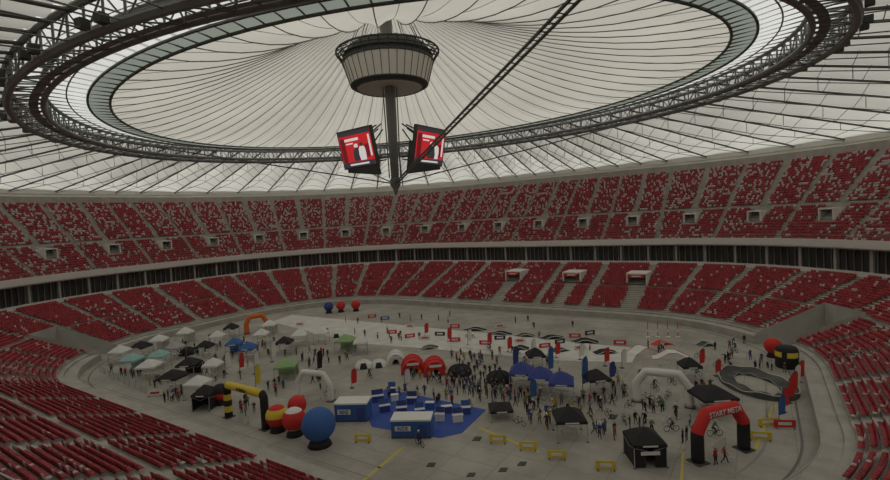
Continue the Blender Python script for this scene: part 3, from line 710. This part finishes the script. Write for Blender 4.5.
def bike_mesh():
    mb=MB(); tire=black; fr=shirt
    for yy in(-.53,.53):
        mb.tube([(0,yy+.32*math.cos(a),.345+.32*math.sin(a)) for a in np.linspace(0,2*math.pi,20,endpoint=False)],.03,tire,n=5,closed=True)
        for a in np.linspace(0,math.pi,6,endpoint=False): mb.tube([(0,yy+.3*math.cos(a),.345+.3*math.sin(a)),(0,yy-.3*math.cos(a),.345-.3*math.sin(a))],.004,grey,n=3)
    rh,fh,bb,st,ht,hb=(0,-.53,.345),(0,.53,.345),(0,-.08,.30),(0,-.25,.85),(0,.33,.88),(0,.37,.75)
    for a,b,r in((bb,st,.02),(bb,hb,.025),((0,-.22,.78),ht,.02),(rh,bb,.014),(rh,(0,-.22,.78),.013),(ht,fh,.02),(st,(0,-.27,.94),.016),(ht,(0,.34,.98),.016)): mb.tube([a,b],r,fr,n=6)
    mb.tube([(-.3,.30,1.0),(-.08,.37,.99),(.08,.37,.99),(.3,.30,1.0)],.016,black,n=5)
    mb.box((0,-.26,.95),(.14,.26,.05),black); mb.tube([(-.1,-.08,.3),(.1,-.08,.3)],.07,dgrey,n=10)
    mb.tube([(.1,-.08,.3),(.1,-.10,.17),(.18,-.10,.17)],.014,dgrey,n=4); mb.tube([(-.1,-.08,.3),(-.1,.02,.41),(-.18,.04,.41)],.014,dgrey,n=4)
    o=mb.build('bicycle'); me=o.data; bpy.data.objects.remove(o); return me
BK=bike_mesh(); placed=[]
def free(x,y,d=.75):
    for a,b,r in OBST:
        if (x-a)**2+(y-b)**2<r*r: return False
    for a,b in placed:
        if (x-a)**2+(y-b)**2<d*d: return False
    q=max(abs(x)-(A-R),0),max(abs(y)-(B-R),0)
    if math.hypot(*q)>R-1.2: return False
    return True
def put(me,name,x,y,rot,s=1):
    o=bpy.data.objects.new(name,me); COL.objects.link(o); o.location=(x,y,0); o.rotation_euler=(0,0,rot); o.scale=(s,s,s); placed.append((x,y)); return o
BL=[(601,410),(553,408),(540,400),(632,420),(690,424),(547,428),(470,410),(652,434),(612,402),(575,404),(508,398),(480,400),(700,378),(660,372),(520,425),(676,418),(735,352),(420,446),(450,393),(590,350),(510,352),(330,395),(660,408),(585,414),(620,412),(566,416),(534,412),(625,395),(668,398),(700,358),(718,368),(640,380),(490,352),(495,408),(604,396),(655,390),(715,436),(560,425),(586,404),(628,408),(615,375),(672,384),(525,365),(480,366),(548,360),(440,384),(370,378),(640,428),(600,424),(648,400),(676,430),(590,420),(556,398),(612,418)]
for i,(u,v) in enumerate(BL):
    x,y=G(u,v)
    for tr in range(15):
        if free(x,y,1.9): break
        x,y=G(u+random.uniform(-10,10),v+random.uniform(-5,5))
    else: continue
    r=random.choice([0,math.pi])+yaw+math.pi/2+random.uniform(-.7,.7)+ (0 if random.random()<.3 else math.pi/2)
    if i%5<3:
        e=bpy.data.objects.new('cyclist_on_bicycle',None); COL.objects.link(e); e.location=(x,y,0); e.rotation_euler=(0,0,r)
        for me,nm in((CYC,'rider'),(BK,'bike')): o=bpy.data.objects.new(nm,me); COL.objects.link(o); o.parent=e
    else: 
        put(BK,'bicycle',x,y,r)
    OBST.append((x,y,1.0)); placed.append((x,y))
CL=[(250,350,22,10,16),(215,365,30,12,22),(130,376,18,5,8),(457,385,14,8,16),(490,396,26,6,24),(525,402,20,6,10),(560,404,20,6,9),(610,392,20,6,12),(602,436,12,4,7),(540,422,16,5,8),(470,362,30,5,10),(655,412,18,5,5),
(700,392,12,5,6),(725,362,8,6,6),(445,402,14,6,6),(400,395,25,5,7),(243,412,8,6,8),(335,360,20,6,10),(655,352,12,3,6),(720,465,3,2,2),(330,382,20,8,6),(180,400,14,5,8),(385,340,30,6,7),(640,425,10,4,4),(420,380,25,4,7),(300,360,20,8,10),(590,404,20,5,8),(190,350,20,8,12),(770,372,20,12,7),(160,384,10,5,6),(575,412,12,5,6),(500,360,30,6,6),(350,332,30,5,5),(560,330,60,10,5),(740,345,20,6,5),(690,440,8,5,3),(470,375,18,6,14),(480,390,14,6,14),(400,320,60,5,8),(275,390,20,6,7),(530,375,40,10,8)]
for u,v,du,dv,n in CL:
    for _ in range(n):
        for tr in range(12):
            uu=random.gauss(u,du*.55);vv=random.gauss(v,dv*.55); x,y=G(uu,vv)
            if free(x,y): put(random.choice(PM),'person',x,y,random.uniform(0,6.28),random.uniform(.93,1.05)); break

# ------------------------------------------------------------ light
w=bpy.data.worlds.new('world'); scene.world=w; w.use_nodes=True
bg=w.node_tree.nodes['Background']; bg.inputs[0].default_value=(1.0,.99,.965,1); bg.inputs[1].default_value=1.12
